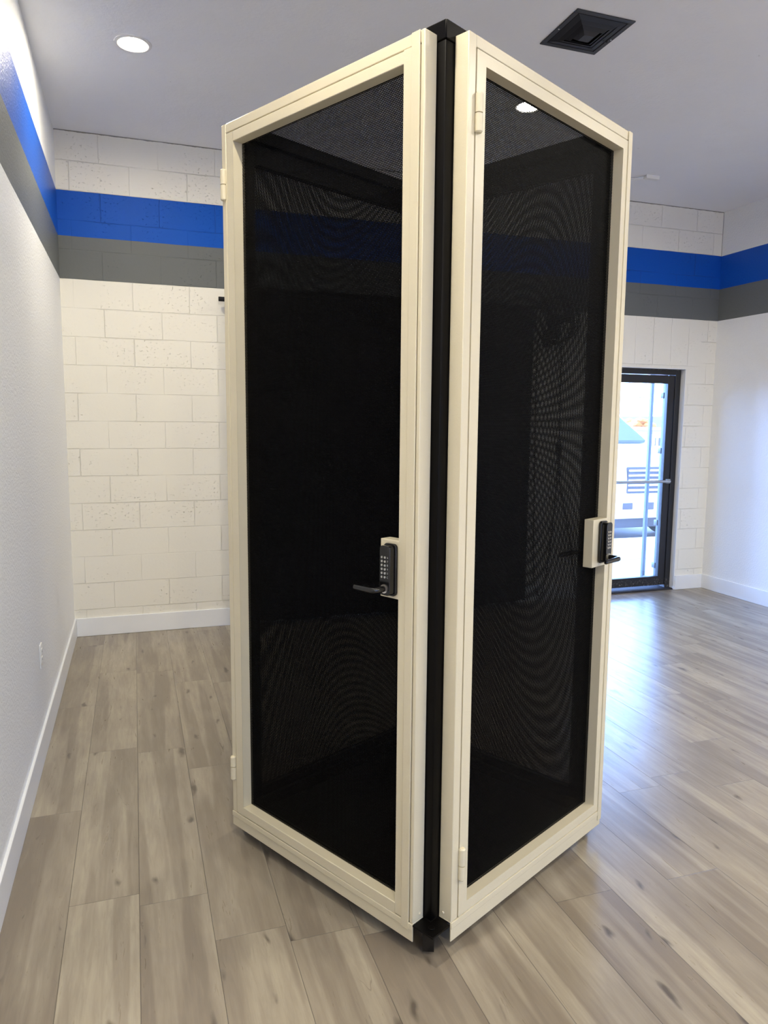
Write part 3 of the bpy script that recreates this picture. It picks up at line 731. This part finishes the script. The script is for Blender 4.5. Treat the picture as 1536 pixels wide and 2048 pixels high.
for sx in (-1, 1):
    b = MB(); b.prism([(1.75, 1.50), (2.25, 1.86), (3.45, 1.86), (3.5, 1.48)], sx*0.795-0.01, sx*0.795+0.01, XZ()); b.build('side_window', M['autoglass'], tr)
    MB().box(sx*0.90, sx*1.14, 1.62, 1.72, 1.42, 1.62, 0.03).build('side_mirror', M['truckwhite'], tr)
    MB().box(sx*0.68, sx*0.96, -0.025, 0.20, 0.93, 1.17, 0.03).build('headlight', M['headlamp'], tr)
    MB().box(sx*0.62, sx*0.80, -0.135, -0.06, 0.56, 0.66, 0.01).build('fog_light', M['truckdark'], tr)
    for y in (1.0, 4.5):
        wh = MB().cyl((sx*0.74, y, 0.40), (sx*0.99, y, 0.40), 0.40, seg=36).build('wheel', M['tire'], tr, bevel=0.03)
        MB().cyl((sx*0.985, y, 0.40), (sx*1.0, y, 0.40), 0.25, seg=24).build('rim', M['alu'], wh)
gr = MB().box(-0.64, 0.64, -0.02, 0.05, 0.78, 1.17, 0.02).build('grille', M['truckdark'], tr)
for k in range(5): MB().box(-0.63, 0.63, -0.035, 0.0, 0.815+0.072*k, 0.845+0.072*k, 0.006).build('grille_slat', M['truckwhite'], gr)
b = MB(); b.box(-0.97, 0.97, -0.13, 0.12, 0.42, 0.74, 0.05); b.build('bumper', M['truckwhite'], tr)
for k in range(4): MB().box(-0.42+0.22*k, -0.25+0.22*k, -0.137, -0.10, 0.55, 0.66, 0.01).build('air_intake', M['truckdark'], tr)
MB().box(-0.9, 0.9, 0.06, 5.4, 0.26, 0.46, 0.03).build('chassis', M['truckdark'], tr)

# things across the lot
def pt(px, py, depth):
    d = _fw + _r2*((px-768)/FPX) - _u2*((py-1024)/FPX); return CAM + d*depth
def crown(c, r, n, sq=1.0):
    b = MB()
    for k in range(n):
        a = random.uniform(0, 6.28); e_ = random.uniform(-0.6, 1.0); q = random.uniform(0.3, 0.75)*r
        m = Matrix.Translation((c[0]+q*math.cos(a), c[1]+q*math.sin(a), c[2]+q*e_*0.7*sq)) @ Matrix.Diagonal((1, 1, sq, 1))
        bmesh.ops.create_icosphere(b.bm, subdivisions=2, radius=r*random.uniform(0.32, 0.52), matrix=m)
    for v_ in b.bm.verts: v_.co += Vector((random.uniform(-1, 1), random.uniform(-1, 1), random.uniform(-1, 1)))*r*0.05
    return b
for px, dep, r, lab in ((1281, 76, 1.5, 'orange autumn tree across the parking lot beside the light pole'), (1262, 84, 1.1, 'small orange autumn tree left of the pole, across the parking lot')):
    p = pt(px, 848, dep); t = thing('autumn_tree', lab, 'tree', (p.x, p.y, GZ))
    zc = p.z - GZ
    crown((0, 0, zc-0.2), r, 26, 0.7).build('crown', M['orange'], t, smooth=False)
    MB().cyl((0, 0, 0), (0, 0, zc), 0.12, 0.06, seg=10).build('trunk', M['bark'], t)
def bld(name, lab, pxa, pxb, dep, dz, h, mat, win=True):
    a, c_ = pt(pxa, 850, dep), pt(pxb, 850, dep); mid = (a+c_)/2; wd = (c_-a).length; ang = math.atan2(c_.y-a.y, c_.x-a.x)
    t = thing(name, lab, 'building', (mid.x, mid.y, GZ), ang)
    MB().box(-wd/2, wd/2, 0, dz, 0, h, 0).build('walls', mat, t, smooth=False)
    MB().box(-wd/2-0.2, wd/2+0.2, -0.2, dz+0.2, h, h+0.15).build('roof', M['palewall'], t, smooth=False)
    if win:
        for k in range(4):
            x = -wd/2 + wd*(k+0.5)/4; MB().box(x-wd/14, x+wd/14, -0.05, 0.0, h*0.3, h*0.7).build('window', M['autoglass'], t, smooth=False)
bld('shop_building', 'low yellow shop building across the parking lot', 1236, 1271, 36, 6, 1.25, M['yellowwall'])
bld('shop_building', 'long pale building across the lot, right of the yellow one', 1273, 1330, 42, 8, 1.5, M['palewall'])
bld('shop_building', 'small red building across the lot behind the yellow one', 1240, 1252, 66, 5, 1.75, M['redwall'], False)
p = pt(1279, 850, 120)
t = thing('light_pole', 'tall thin parking lot light pole outside the glass door', 'light pole', (p.x, p.y, GZ))
MB().cyl((0, 0, 0), (0, 0, 6.2), 0.10, 0.07, seg=10).build('pole', M['alu'], t)
MB().box(-0.6, 0.6, -0.2, 0.2, 6.15, 6.35, 0.03).build('lamp_head', M['alu'], t)
b = MB(); hp = []
for k in range(41):
    x = -200 + 25*k; hp.append((x, 3.5 + 4.5*abs(math.sin(k*0.45+1))+1.5*math.sin(k*1.7)))
poly = [(-200, -1)] + [(x, 5+0.35*z) for x, z in hp] + [(800, -1)]
mm = Matrix(((1, 0, 0, 0), (0, 0, 1, 0), (0, 1, 0, 0), (0, 0, 0, 1)))
o = b.prism([(p_[0], p_[1]) for p_ in poly], 420, 480, mm).build('hills', M['hill'], smooth=False); o['kind'] = 'structure'
tag(o, 'low hazy hills on the horizon outside the door', 'hills')
